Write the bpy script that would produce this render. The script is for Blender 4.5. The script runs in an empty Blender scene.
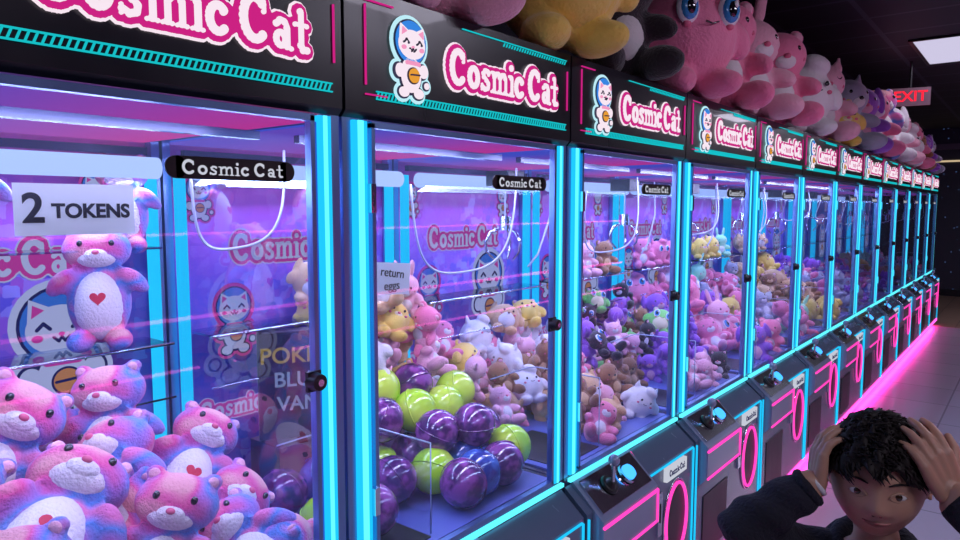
import bpy, bmesh, math, random
from mathutils import Vector, Matrix, Euler
scene = bpy.context.scene
try:
    scene.view_settings.view_transform = 'Standard'
except Exception: pass

# ---------------------------------------------------------------- materials
MATS = {}
def principled(name, col, rough=0.5, metal=0.0, emis=None, estr=0.0, coat=0.0, sheen=0.0, spec=0.5):
    if name in MATS: return MATS[name]
    m = bpy.data.materials.new(name); m.use_nodes = True
    b = m.node_tree.nodes['Principled BSDF']
    b.inputs['Base Color'].default_value = (*col, 1)
    b.inputs['Metallic'].default_value = metal
    b.inputs['Coat Weight'].default_value = coat
    b.inputs['Sheen Weight'].default_value = sheen
    b.inputs['Specular IOR Level'].default_value = spec
    if emis:
        b.inputs['Emission Color'].default_value = (*emis, 1)
        b.inputs['Emission Strength'].default_value = estr
    nt = m.node_tree
    n = nt.nodes.new('ShaderNodeTexNoise'); n.inputs['Scale'].default_value = 14
    mr = nt.nodes.new('ShaderNodeMapRange')
    mr.inputs['To Min'].default_value = max(0.0, rough-0.05); mr.inputs['To Max'].default_value = min(1, rough+0.05)
    nt.links.new(n.outputs['Fac'], mr.inputs['Value']); nt.links.new(mr.outputs['Result'], b.inputs['Roughness'])
    MATS[name] = m; return m
def emission(name, col, s):
    if name in MATS: return MATS[name]
    m = bpy.data.materials.new(name); m.use_nodes = True
    nt = m.node_tree; nt.nodes.clear()
    e = nt.nodes.new('ShaderNodeEmission'); o = nt.nodes.new('ShaderNodeOutputMaterial')
    e.inputs['Color'].default_value = (*col, 1); e.inputs['Strength'].default_value = s
    nt.links.new(e.outputs[0], o.inputs[0]); MATS[name] = m; return m
def glass(name, tint, refl=1.0, ior=1.45, haze=0.0):
    if name in MATS: return MATS[name]
    m = bpy.data.materials.new(name); m.use_nodes = True
    nt = m.node_tree; nt.nodes.clear()
    o = nt.nodes.new('ShaderNodeOutputMaterial'); mix = nt.nodes.new('ShaderNodeMixShader')
    t = nt.nodes.new('ShaderNodeBsdfTransparent'); g = nt.nodes.new('ShaderNodeBsdfGlossy')
    f = nt.nodes.new('ShaderNodeFresnel'); f.inputs['IOR'].default_value = ior
    mu = nt.nodes.new('ShaderNodeMath'); mu.operation = 'MULTIPLY'; mu.inputs[1].default_value = refl
    t.inputs[0].default_value = (*tint, 1); g.inputs['Roughness'].default_value = 0.02
    nt.links.new(f.outputs[0], mu.inputs[0]); nt.links.new(mu.outputs[0], mix.inputs[0])
    src = t.outputs[0]
    if haze:      # milky bluish glow put into the pane as a translucent tint
        h = nt.nodes.new('ShaderNodeMixShader'); tr = nt.nodes.new('ShaderNodeBsdfTranslucent')
        n = nt.nodes.new('ShaderNodeTexNoise'); n.inputs['Scale'].default_value = 2.5
        mr = nt.nodes.new('ShaderNodeMapRange'); mr.inputs['To Min'].default_value = haze*.5; mr.inputs['To Max'].default_value = haze*1.5
        nt.links.new(n.outputs['Fac'], mr.inputs['Value']); nt.links.new(mr.outputs[0], h.inputs[0])
        tr.inputs[0].default_value = (.5,.75,1,1)
        nt.links.new(t.outputs[0], h.inputs[1]); nt.links.new(tr.outputs[0], h.inputs[2]); src = h.outputs[0]
    nt.links.new(src, mix.inputs[1]); nt.links.new(g.outputs[0], mix.inputs[2])
    nt.links.new(mix.outputs[0], o.inputs[0]); MATS[name] = m; return m
def fabric(name, cols, scale=3.0, sheen=0.35):
    if name in MATS: return MATS[name]
    m = bpy.data.materials.new(name); m.use_nodes = True
    nt = m.node_tree; b = nt.nodes['Principled BSDF']
    b.inputs['Roughness'].default_value = 0.9; b.inputs['Sheen Weight'].default_value = sheen
    tc = nt.nodes.new('ShaderNodeTexCoord')
    n = nt.nodes.new('ShaderNodeTexNoise'); n.inputs['Scale'].default_value = scale; n.inputs['Detail'].default_value = 1.5
    nt.links.new(tc.outputs['Object'], n.inputs['Vector'])
    r = nt.nodes.new('ShaderNodeValToRGB')
    k = len(cols)
    els = r.color_ramp.elements
    for i, c in enumerate(cols):
        p = 0.5 if k == 1 else 0.36+0.28*i/(k-1)
        if i < 2: e = els[i]; e.position = p
        else: e = els.new(p)
        e.color = (*c, 1)
    nt.links.new(n.outputs['Fac'], r.inputs[0]); nt.links.new(r.outputs[0], b.inputs['Base Color'])
    n2 = nt.nodes.new('ShaderNodeTexNoise'); n2.inputs['Scale'].default_value = 160; n2.inputs['Detail'].default_value = 3
    nt.links.new(tc.outputs['Object'], n2.inputs['Vector'])
    bp = nt.nodes.new('ShaderNodeBump'); bp.inputs['Strength'].default_value = 0.6; bp.inputs['Distance'].default_value = 0.008
    nt.links.new(n2.outputs['Fac'], bp.inputs['Height']); nt.links.new(bp.outputs[0], b.inputs['Normal'])
    MATS[name] = m; return m

M_BLACK = principled('header_black', (0.006, 0.006, 0.012), 0.3, coat=0.1)
M_CAB = principled('cabinet_dark_blue', (0.02, 0.035, 0.10), 0.25, 0.3, coat=0.5)
M_FASC = principled('fascia_grey_blue', (0.11, 0.15, 0.25), 0.25, 0.2, coat=0.5)
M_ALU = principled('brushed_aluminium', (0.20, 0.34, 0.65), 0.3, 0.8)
M_FIELD = principled('playfield_blue', (0.12, 0.16, 0.5), 0.4)
M_CON = principled('console_plastic', (0.24, 0.29, 0.44), 0.2, 0.2, coat=0.6)
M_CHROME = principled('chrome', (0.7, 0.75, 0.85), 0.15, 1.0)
M_KNOB = principled('black_plastic', (0.01, 0.01, 0.012), 0.35)
M_CABLE = principled('cable_white', (0.42, 0.5, 0.68), 0.4)
M_CYAN = emission('led_cyan', (0.012, 0.48, 0.85), 1.25)
M_CYAN2 = emission('led_cyan_core', (0.10, 0.80, 0.98), 1.5)
M_CYANS = emission('sign_cyan', (0.01, 0.62, 0.68), 0.85)
M_BLUE = emission('led_blue', (0.02, 0.12, 0.7), 0.9)
M_MAG = emission('neon_magenta', (1.0, 0.05, 0.42), 1.5)
M_MAGB = emission('neon_magenta_base', (1.0, 0.07, 0.5), 3.0)
M_MAGU = emission('underglow_fill_magenta', (1.0, 0.03, 0.42), 28.0)
M_MAGR = emission('reflected_neon_magenta', (1.0, 0.1, 0.5), 7.0)
M_MAGD = emission('sign_magenta', (0.75, 0.02, 0.28), 0.8)
M_SIGNW = emission('sign_white', (0.95, 0.80, 0.90), 1.0)
M_TUBE = emission('tube_light', (0.42, 0.56, 1.0), 1.15)
M_BTN = emission('button_blue', (0.05, 0.35, 1.0), 2.0)
M_GLASS = glass('door_glass', (0.92, 0.95, 1.0), 1.25, haze=0.02)
M_SIDE = glass('side_glass', (0.92, 0.94, 1.0), 0.22)
M_ACR = glass('acrylic_edge', (0.75, 0.85, 1.0), 1.2)
M_PAPER = principled('paper', (0.66, 0.70, 0.8), 0.7, emis=(0.5, 0.6, 0.9), estr=0.28)  # faint emission puts light into the paper, which is no lamp
M_INK = principled('ink', (0.02, 0.02, 0.04), 0.6)
P_WHITE = emission('print_white', (0.46, 0.50, 0.85), .72)  # print colours glow by themselves: light put into the ink, no backlight
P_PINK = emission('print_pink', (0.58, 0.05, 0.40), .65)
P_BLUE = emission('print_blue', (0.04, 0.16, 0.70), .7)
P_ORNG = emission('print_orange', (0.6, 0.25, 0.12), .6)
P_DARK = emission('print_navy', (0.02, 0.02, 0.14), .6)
L_WHITE = emission('label_white', (0.75, 0.78, 0.9), .75)  # label white glows by itself, light put into its colour
E_BLUE = emission('sign_blue', (0.05, 0.3, 0.95), 0.8)
E_PINK = emission('sign_pink', (1.0, 0.35, 0.6), 0.9)
E_ORNG = emission('sign_orange', (1.0, 0.42, 0.05), 0.8)
E_CYANW = emission('sign_cyan_white', (0.55, 0.9, 1.0), 0.95)
E_DARK = principled('sign_navy', (0.02, 0.02, 0.1), 0.5)

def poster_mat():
    m = bpy.data.materials.new('back_poster_print_glow'); m.use_nodes = True
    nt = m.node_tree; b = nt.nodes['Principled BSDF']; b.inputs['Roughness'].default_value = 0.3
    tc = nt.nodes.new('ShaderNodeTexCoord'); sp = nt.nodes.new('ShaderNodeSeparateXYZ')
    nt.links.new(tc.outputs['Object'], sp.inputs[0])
    mr = nt.nodes.new('ShaderNodeMapRange'); mr.inputs['From Min'].default_value = 0.75; mr.inputs['From Max'].default_value = 1.75  # blue-to-magenta height gradient puts the LED glow into the poster colour
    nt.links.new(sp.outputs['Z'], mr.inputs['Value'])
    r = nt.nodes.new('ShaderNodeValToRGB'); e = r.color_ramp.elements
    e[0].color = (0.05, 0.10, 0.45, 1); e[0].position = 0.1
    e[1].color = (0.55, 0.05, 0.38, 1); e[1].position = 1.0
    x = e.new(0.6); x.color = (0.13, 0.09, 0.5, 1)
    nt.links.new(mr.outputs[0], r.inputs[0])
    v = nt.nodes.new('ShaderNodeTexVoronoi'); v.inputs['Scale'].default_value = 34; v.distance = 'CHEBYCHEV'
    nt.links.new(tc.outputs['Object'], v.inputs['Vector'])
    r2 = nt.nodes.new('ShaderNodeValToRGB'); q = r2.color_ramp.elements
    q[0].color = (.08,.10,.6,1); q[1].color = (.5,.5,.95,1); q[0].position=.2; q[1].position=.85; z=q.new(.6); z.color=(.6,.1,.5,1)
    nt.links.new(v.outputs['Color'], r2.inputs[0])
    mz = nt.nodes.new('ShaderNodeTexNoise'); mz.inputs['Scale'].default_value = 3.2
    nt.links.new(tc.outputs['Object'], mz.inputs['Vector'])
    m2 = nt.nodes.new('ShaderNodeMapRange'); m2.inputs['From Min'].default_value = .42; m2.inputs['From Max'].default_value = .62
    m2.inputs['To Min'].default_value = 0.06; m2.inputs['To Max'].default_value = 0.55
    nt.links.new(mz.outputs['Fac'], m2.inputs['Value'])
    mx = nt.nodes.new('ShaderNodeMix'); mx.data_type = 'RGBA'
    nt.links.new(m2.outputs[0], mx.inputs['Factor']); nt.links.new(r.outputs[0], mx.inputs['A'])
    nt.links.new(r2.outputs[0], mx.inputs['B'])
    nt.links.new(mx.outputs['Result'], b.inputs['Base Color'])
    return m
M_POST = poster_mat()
def ceil_glow():
    m = bpy.data.materials.new('inner_ceiling_led_glow'); m.use_nodes = True  # LED glow painted on the ceiling as an emissive gradient, no lamp panel
    nt = m.node_tree; nt.nodes.clear()
    o = nt.nodes.new('ShaderNodeOutputMaterial'); e = nt.nodes.new('ShaderNodeEmission')
    tc = nt.nodes.new('ShaderNodeTexCoord'); sp = nt.nodes.new('ShaderNodeSeparateXYZ')
    nt.links.new(tc.outputs['Object'], sp.inputs[0])
    r = nt.nodes.new('ShaderNodeValToRGB'); k = r.color_ramp.elements
    k[0].color = (0.06, 0.09, 0.6, 1); k[1].color = (0.55, 0.04, 0.32, 1); k[0].position = 0.1; k[1].position = 0.8
    nt.links.new(sp.outputs['X'], r.inputs[0]); nt.links.new(r.outputs[0], e.inputs['Color'])
    e.inputs['Strength'].default_value = 0.9
    nt.links.new(e.outputs[0], o.inputs[0]); return m
M_CEILG = ceil_glow()

# ---------------------------------------------------------------- mesh builder
class MB:
    def __init__(s): s.v=[]; s.f=[]; s.mi=[]; s.sm=[]; s.mats=[]
    def m(s, mat):
        if mat not in s.mats: s.mats.append(mat)
        return s.mats.index(mat)
    def add(s, vs, fs, mat, smooth=False):
        o=len(s.v); s.v += [tuple(p) for p in vs]; k=s.m(mat)
        for f in fs: s.f.append(tuple(o+i for i in f)); s.mi.append(k); s.sm.append(smooth)
    def box(s, x0,x1,y0,y1,z0,z1, mat):
        vs=[(x,y,z) for x in (x0,x1) for y in (y0,y1) for z in (z0,z1)]
        s.add(vs, [(0,1,3,2),(4,6,7,5),(0,4,5,1),(2,3,7,6),(0,2,6,4),(1,5,7,3)], mat)
    def extr_x(s, prof, x0, x1, mat):
        n=len(prof); vs=[(x0,a,b) for a,b in prof]+[(x1,a,b) for a,b in prof]
        fs=[(i,(i+1)%n,n+(i+1)%n,n+i) for i in range(n)]+[tuple(range(n))[::-1], tuple(range(n,2*n))]
        s.add(vs, fs, mat)
    def cyl(s, p0, p1, r0, r1, mat, n=14, cap=True):
        p0=Vector(p0); p1=Vector(p1); d=(p1-p0).normalized()
        a=d.orthogonal().normalized(); b=d.cross(a); vs=[]
        for p,r in ((p0,r0),(p1,r1)):
            for i in range(n):
                t=2*math.pi*i/n; vs.append(p+a*math.cos(t)*r+b*math.sin(t)*r)
        s.add(vs, [(i,(i+1)%n,n+(i+1)%n,n+i) for i in range(n)], mat, True)
        if cap: s.add(vs, [tuple(range(n))[::-1], tuple(range(n,2*n))], mat)
    def tube(s, pts, r, mat, n=8, closed=False):
        pts=[Vector(p) for p in pts]; N=len(pts); vs=[]; up=None
        for i,p in enumerate(pts):
            a=pts[(i-1)%N] if (closed or i>0) else p; b=pts[(i+1)%N] if (closed or i<N-1) else p
            d=(b-a).normalized()
            if up is None: up=d.orthogonal().normalized()
            up=(up-d*up.dot(d)).normalized(); w=d.cross(up)
            rr = r[i] if isinstance(r,(list,tuple)) else r
            for k in range(n):
                t=2*math.pi*k/n; vs.append(p+up*math.cos(t)*rr+w*math.sin(t)*rr)
        fs=[]
        for i in range(N if closed else N-1):
            j=(i+1)%N
            for k in range(n): fs.append((i*n+k,i*n+(k+1)%n,j*n+(k+1)%n,j*n+k))
        if not closed: fs += [tuple(range(n))[::-1], tuple(range((N-1)*n,N*n))]
        s.add(vs, fs, mat, True)
    def ell(s, c, r, mat, rot=(0,0,0), seg=16, ring=10):
        c=Vector(c); E=Euler(rot).to_matrix(); vs=[]
        if isinstance(r,(int,float)): r=(r,r,r)
        vs.append(c+E@Vector((0,0,r[2])))
        for i in range(1,ring):
            ph=math.pi*i/ring
            for k in range(seg):
                t=2*math.pi*k/seg
                vs.append(c+E@Vector((r[0]*math.sin(ph)*math.cos(t), r[1]*math.sin(ph)*math.sin(t), r[2]*math.cos(ph))))
        vs.append(c+E@Vector((0,0,-r[2]))); L=len(vs)-1; fs=[]
        for k in range(seg): fs.append((0,1+k,1+(k+1)%seg))
        for i in range(ring-2):
            for k in range(seg):
                a=1+i*seg; fs.append((a+k,a+seg+k,a+seg+(k+1)%seg,a+(k+1)%seg))
        a=1+(ring-2)*seg
        for k in range(seg): fs.append((a+k,L,a+(k+1)%seg))
        s.add(vs, fs, mat, True)
    def mesh(s, name):
        me=bpy.data.meshes.new(name); me.from_pydata(s.v,[],s.f)
        for m in s.mats: me.materials.append(m)
        me.polygons.foreach_set('material_index', s.mi); me.polygons.foreach_set('use_smooth', s.sm)
        me.update(); return me
    def from_mesh(s, me, mat):
        s.add([v.co for v in me.vertices], [tuple(p.vertices) for p in me.polygons], mat, True)

def obj(name, me, parent=None, loc=(0,0,0), rot=(0,0,0), sc=1.0):
    o=bpy.data.objects.new(name, me); scene.collection.objects.link(o)
    o.location=loc; o.rotation_euler=rot
    o.scale=(sc,sc,sc) if isinstance(sc,(int,float)) else sc
    if parent: o.parent=parent
    return o
def empty(name, loc=(0,0,0), rot=(0,0,0)):
    o=obj(name, None, None, loc, rot); o.empty_display_size=0.1; return o
def remesh(mb, voxel, smooth=4):
    me=mb.mesh('tmp'); o=obj('tmp', me)
    r=o.modifiers.new('r','REMESH'); r.mode='VOXEL'; r.voxel_size=voxel
    s=o.modifiers.new('s','SMOOTH'); s.iterations=smooth; s.factor=0.5
    dg=bpy.context.evaluated_depsgraph_get()
    out=bpy.data.meshes.new_from_object(o.evaluated_get(dg))
    bpy.data.objects.remove(o); out.materials.clear(); return out

# ---------------------------------------------------------------- lettering (soft slab serif strokes)
def arc(cx,cy,rx,ry,a0,a1,n=16):
    return [(cx+rx*math.cos(math.radians(a0+(a1-a0)*i/n)), cy+ry*math.sin(math.radians(a0+(a1-a0)*i/n))) for i in range(n+1)]
GL = {
 'C': (0.92,[(arc(.45,.5,.32,.40,48,312),.20),([(.70,.86),(.71,.66)],.11)]),
 'o': (0.70,[(arc(.34,.33,.22,.24,0,360),.18)]),
 's': (0.60,[([(.47,.52),(.40,.57),(.27,.58),(.17,.50),(.20,.40),(.34,.32),(.45,.24),(.42,.11),(.27,.07),(.12,.13)],.145),([(.47,.58),(.47,.47)],.08),([(.10,.20),(.10,.06)],.08)]),
 'm': (1.04,[([(.17,.08),(.17,.54)],.155),([(.51,.08),(.51,.48),(.44,.57),(.31,.56),(.2,.46)],.15),([(.85,.08),(.85,.48),(.78,.57),(.65,.56),(.54,.46)],.15),
             ([(.05,.05),(.29,.05)],.09),([(.40,.05),(.62,.05)],.09),([(.74,.05),(.97,.05)],.09),([(.05,.58),(.17,.58)],.09)]),
 'i': (0.38,[([(.19,.08),(.19,.54)],.17),([(.06,.05),(.32,.05)],.09),([(.06,.58),(.19,.58)],.09),([(.19,.82),(.19,.83)],.2)]),
 'c': (0.62,[(arc(.33,.33,.22,.24,45,315),.18),([(.47,.47),(.48,.48)],.16)]),
 'a': (0.68,[(arc(.28,.21,.14,.13,0,360),.145),([(.47,.08),(.47,.44),(.40,.56),(.26,.58),(.15,.50)],.155),([(.47,.06),(.60,.05)],.11)]),
 't': (0.50,[([(.22,.84),(.22,.16),(.29,.07),(.42,.08)],.165),([(.05,.57),(.42,.57)],.11)]),
 ' ': (0.26,[]),
}
def word_strokes(txt):
    x=0; out=[]
    for ch in txt:
        a,st=GL[ch]
        for pts,w in st: out.append(([(x+p[0],p[1]) for p in pts],w))
        x+=a
    return out,x
def draw_strokes(mb, strokes, x0, z0, sx, sz, grow, yf, yb, mat):
    for pts,w in strokes:
        r=w*0.5*(sx+sz)*0.5+grow
        P=[(x0+p[0]*sx, z0+p[1]*sz) for p in pts]
        for i,(x,z) in enumerate(P):
            n=10
            vs=[(x+r*math.cos(2*math.pi*k/n),yf,z+r*math.sin(2*math.pi*k/n)) for k in range(n)]
            vs+=[(a,yb,c) for a,b,c in vs]
            mb.add(vs,[tuple(range(n))]+[(k,k+n,(k+1)%n+n,(k+1)%n) for k in range(n)],mat)
            if i:
                px,pz=P[i-1]; d=Vector((x-px,z-pz))
                if d.length<1e-7: continue
                d.normalize(); nx,nz=-d.y*r,d.x*r
                q=[(px+nx,pz+nz),(px-nx,pz-nz),(x-nx,z-nz),(x+nx,z+nz)]
                vs=[(a,yf,c) for a,c in q]+[(a,yb,c) for a,c in q]
                mb.add(vs,[(0,1,2,3),(0,4,5,1),(2,6,7,3)],mat)
def logo(mb, x0, z0, width, height, y, t, mats, g=(0.010,0.016)):
    st,L=word_strokes('Cosmic Cat'); sx=width/L; sz=height
    fill=[([(.45,.5),(.5,.5)],.7),([(.5,.36),(4.15,.36)],.5),([(L-1.7,.5),(L-1.6,.5)],.7),([(L-1.6,.36),(L-.4,.36)],.5)]
    draw_strokes(mb,st+fill,x0,z0,sx,sz,g[1],y-t,y,mats[0])
    draw_strokes(mb,st+fill,x0,z0,sx,sz,g[0],y-2*t,y-t,mats[1])
    draw_strokes(mb,st,x0,z0,sx,sz,0.0,y-3*t,y-2*t,mats[2])
def disc(mb,cx,cz,rx,rz,y,yb,mat,n=28):
    vs=[(cx+rx*math.cos(2*math.pi*k/n),y,cz+rz*math.sin(2*math.pi*k/n)) for k in range(n)]
    vs+=[(a,yb,c) for a,b,c in vs]
    mb.add(vs,[tuple(range(n))]+[(k,k+n,(k+1)%n+n,(k+1)%n) for k in range(n)],mat)
def poly(mb,pts,y,yb,mat):
    n=len(pts); vs=[(a,y,c) for a,c in pts]+[(a,yb,c) for a,c in pts]
    mb.add(vs,[tuple(range(n))]+[(k,k+n,(k+1)%n+n,(k+1)%n) for k in range(n)],mat)
def mascot(mb, cx, z0, h, y, t, W_, B_, P_, O_, D_, OUT):
    S=lambda a:a*h
    def E(x,z,rx,rz,l,m): disc(mb,cx+S(x),z0+S(z),S(rx),S(rz),y-t*(l+1),y-t*l,m)
    def Pg(pts,l,m): poly(mb,[(cx+S(a),z0+S(b)) for a,b in pts],y-t*(l+1),y-t*l,m)
    def St(pts,w,l,m): draw_strokes(mb,[(pts,w)],cx,z0,h,h,0,y-t*(l+1),y-t*l,m)
    g=0.045
    for (x,z,rx,rz) in ((0,.68,.29,.29),(0,.3,.2,.25),(-.12,.09,.11,.09),(.13,.09,.11,.09),(-.2,.33,.1,.11),(.2,.36,.1,.11),(.27,.2,.07,.07)): E(x,z,rx+g*.6,rz+g*.6,0,OUT)
    for (x,z,rx,rz) in ((0,.68,.27,.27),(0,.3,.19,.24),(-.12,.09,.10,.08),(.13,.09,.10,.08),(-.2,.33,.09,.10),(.2,.36,.09,.10),(.27,.2,.06,.06)): E(x,z,rx,rz,1,D_)
    E(0,.68,.25,.25,2,B_)
    Pg([(-.21,.66),(-.19,.87),(-.05,.80)],3,W_); Pg([(.21,.66),(.05,.80),(.19,.87)],3,W_)
    Pg([(-.18,.74),(-.17,.83),(-.10,.79)],4,P_); Pg([(.18,.74),(.10,.79),(.17,.83)],4,P_)
    E(0,.65,.22,.17,3,W_)
    St([(-.15,.66),(-.11,.70),(-.07,.66)],.025,4,D_); St([(.07,.66),(.11,.70),(.15,.66)],.025,4,D_)
    St([(-.05,.60),(-.02,.57),(0,.60),(.02,.57),(.05,.60)],.02,4,D_); E(0,.62,.02,.014,4,P_)
    E(-.15,.60,.035,.025,4,P_); E(.15,.60,.035,.025,4,P_)
    E(0,.30,.165,.21,2,W_); E(-.12,.09,.08,.06,2,W_); E(.13,.09,.08,.06,2,W_)
    E(-.2,.33,.07,.08,3,W_); E(.2,.36,.07,.08,3,W_); E(.27,.2,.04,.04,2,W_)
    E(0.02,.29,.10,.10,3,D_); E(0.02,.29,.085,.085,4,O_); St([(-.05,.29),(.09,.30)],.02,5,D_)
    St([(-.1,.43),(.1,.43)],.05,4,P_)

# ---------------------------------------------------------------- claw machine shared meshes
W=0.85; NM=13; X0=0.066; YB=0.76
def make_cabinet():
    b=MB()
    b.box(.004,W-.004, 0,.84, .05,.72, M_CAB)
    b.box(.02,W-.02, .02,.82, 0,.05, M_KNOB)
    b.box(.004,W-.004, 0,.84,.72,.752, M_CAB)
    b.box(.03,W-.03, .03,YB,.752,.757, M_FIELD)
    b.box(.004,W-.004, YB+.004,.84,.752,1.762, M_CAB)
    for x in (.004, W-.026):
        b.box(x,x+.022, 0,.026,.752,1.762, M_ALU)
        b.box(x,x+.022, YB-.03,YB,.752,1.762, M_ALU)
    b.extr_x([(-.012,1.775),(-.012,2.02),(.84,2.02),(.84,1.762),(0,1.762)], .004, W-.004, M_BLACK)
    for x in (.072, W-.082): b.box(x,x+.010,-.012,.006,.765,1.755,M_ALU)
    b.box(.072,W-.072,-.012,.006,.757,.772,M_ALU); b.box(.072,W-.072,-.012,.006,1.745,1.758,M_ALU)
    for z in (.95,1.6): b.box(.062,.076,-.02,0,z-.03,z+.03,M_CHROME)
    b.cyl((W-.088,-.010,1.245),(W-.088,-.034,1.245),.019,.016,M_KNOB,20)
    b.box(W-.104,W-.072,-.016,-.008,1.225,1.265,M_KNOB)
    b.cyl((W-.088,-.034,1.245),(W-.088,-.037,1.245),.007,.007,M_CHROME,12)
    b.extr_x([(0,.722),(-.08,.655),(-.08,.10),(0,.06)], .01, W-.01, M_FASC)
    b.extr_x([(-.005,.732),(-.118,.628),(-.118,.50),(-.08,.46),(-.005,.46)], .045, .425, M_CON)
    b.extr_x([(-.018,.728),(-.105,.648),(-.103,.643),(-.018,.72)], .065, .405, M_CHROME)
    b.box(.56,.74,-.094,-.08,.585,.635,L_WHITE)
    st,L=word_strokes('Cosmic Cat'); draw_strokes(b,st,.58,.600,.14/L,.026,0,-.0955,-.094,P_DARK)
    b.box(.50,.535,-.09,-.08,.40,.56,M_CHROME); b.box(.514,.520,-.092,-.09,.45,.52,M_KNOB)
    disc(b,.67,.41,.085,.135,-.083,-.08,M_KNOB)
    b.box(.10,.38,-.084,-.08,.14,.40,M_KNOB)
    nrm=Vector((0,-.67,.74)).normalized(); c=Vector((.18,-.062,.692))
    b.cyl(c, c+nrm*.008, .034,.030,M_KNOB,24); b.cyl(c+nrm*.008,c+nrm*.022,.022,.012,M_KNOB,20)
    b.cyl(c+nrm*.02,c+Vector((0,-.015,.07)),.006,.006,M_CHROME,12); b.ell(c+Vector((0,-.016,.085)),.019,M_CON,seg=20,ring=12)
    c2=Vector((.30,-.062,.692)); b.cyl(c2,c2+nrm*.010,.036,.034,M_CHROME,28); b.cyl(c2+nrm*.01,c2+nrm*.022,.027,.024,M_BTN,24)
    b.box(.05,W-.05,.20,.22,1.725,1.742,M_CAB); b.box(.05,W-.05,.70,.72,1.715,1.735,M_CAB)
    return b.mesh('cabinet')
def make_leds():
    b=MB()
    b.box(.027,.064,-.008,.012,.757,1.758,M_CYAN)
    b.box(.038,.053,-.010,-.008,.757,1.758,M_CYAN2)
    b.box(W-.058,W-.030,-.008,.012,.757,1.758,M_CYAN)
    b.box(W-.049,W-.040,-.010,-.008,.757,1.758,M_CYAN2)
    b.box(W-.071,W-.062,-.004,.006,.772,1.745,M_BLUE)
    b.box(.028,.050,YB-.060,YB-.035,.757,1.70,M_CYAN)
    b.box(W-.050,W-.028,YB-.060,YB-.035,.757,1.70,M_CYAN)
    b.box(.02,W-.02,-.016,-.004,.738,.749,M_CYAN2)
    b.box(.014,.020,-.086,-.08,.10,.64,M_CYAN); b.box(W-.020,W-.014,-.086,-.08,.10,.64,M_CYAN)
    b.box(.44,W-.022,-.086,-.08,.641,.646,M_CYAN)
    b.box(.01,W-.01,-.086,-.078,.07,.10,M_MAGB)
    b.box(.02,W-.02,-.060,-.030,.045,.055,M_MAGU)  # extra hidden strip added to throw the pink wash on the floor
    def T(p,r=.0035): b.tube(p,r,M_MAG,8)
    z0,z1,y,xa,xb=.50,.612,-.120,.045,.425
    T([(xa,y,z1),(xb,y,z1)],.0055); T([(xb,y,z1),(xb,y,z0)],.0045)
    T([(xa,y,z0),(xb,y,z0)],.0045); T([(xb,y,z1),(xb,-.012,.722)])
    pts=[(.67+.095*math.cos(t),-.088,.41+.14*math.sin(t)) for t in [2*math.pi*k/40 for k in range(40)]]
    b.tube(pts,.006,M_MAG,8,True)
    pts=[(.67+.11*math.cos(t),-.084,.41+.155*math.sin(t)) for t in [2*math.pi*k/40 for k in range(40)]]
    b.tube(pts,.004,M_CHROME,6,True)
    b.cyl((.05,YB-.11,1.68),(W-.05,YB-.11,1.68),.027,.027,M_TUBE,16)
    b.box(.03,W-.03,.03,YB,1.752,1.760,M_CEILG)
    return b.mesh('led_strips')
def make_glass():
    b=MB()
    b.add([(.074,-.003,.765),(W-.076,-.003,.765),(W-.076,-.003,1.75),(.074,-.003,1.75)],[(0,1,2,3)],M_GLASS)
    b.add([(.0,.03,.757),(.0,YB-.03,.757),(.0,YB-.03,1.75),(.0,.03,1.75)],[(0,1,2,3)],M_SIDE)
    return b.mesh('glass_panes')
def make_chute():
    b=MB()
    def pane(p): b.add(p,[(0,1,2,3)],M_SIDE)
    x0,x1,y0,y1,z0,z1=.06,.31,.05,.33,.757,1.0
    pane([(x0,y1,z0),(x1,y1,z0),(x1,y1,z1),(x0,y1,z1)]); pane([(x1,y0,z0),(x1,y1,z0),(x1,y1,z1),(x1,y0,z1)])
    b.tube([(x0,y1,z1),(x1-.02,y1,z1),(x1,y1-.02,z1),(x1,y0,z1)],.0022,M_CABLE,6)
    b.tube([(x1,y0,z1),(x1,y0,z0+.01)],.0018,M_CABLE,6)
    b.box(x0,x1,y0,y1,.757,.760,M_KNOB)
    return b.mesh('prize_chute')
def make_sign():
    b=MB(); y=-.0125
    x0,x1=.085,W-.03
    b.box(x0,x1,y-.004,y,1.803,1.8055,M_CYANS); b.box(x0,x1,y-.004,y,1.8185,1.821,M_CYANS)
    n=70
    for i in range(n):
        a=x0+(x1-x0)*i/n; poly(b,[(a,1.806),(a+.003,1.806),(a+.008,1.818),(a+.005,1.818)],y-.003,y,M_CYANS)
    b.box(.36,x1,y-.004,y,1.998,2.000,M_CYANS)
    for i in range(26):
        a=.52+(x1-.52)*i/26; poly(b,[(a,1.987),(a+.003,1.987),(a+.008,1.996),(a+.005,1.996)],y-.003,y,M_CYANS)
    b.box(x0-.03,x0-.027,y-.004,y,1.83,1.99,M_MAGD); b.box(x0-.03,x0+.03,y-.004,y,1.81,1.813,M_MAGD)
    b.box(x1+.004,x1+.007,y-.004,y,1.86,1.97,M_MAGD); b.box(x0-.03,x0+.05,y-.004,y,1.997,2.0,M_MAGD)
    logo(b,.302,1.862,.458,.088,y-.002,.004,(M_SIGNW,M_MAGD,M_SIGNW),(.0095,.0140))
    mascot(b,.180,1.812,.180,y-.002,.003,M_SIGNW,E_BLUE,E_PINK,E_ORNG,E_DARK,E_CYANW)
    return b.mesh('header_sign')
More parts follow.
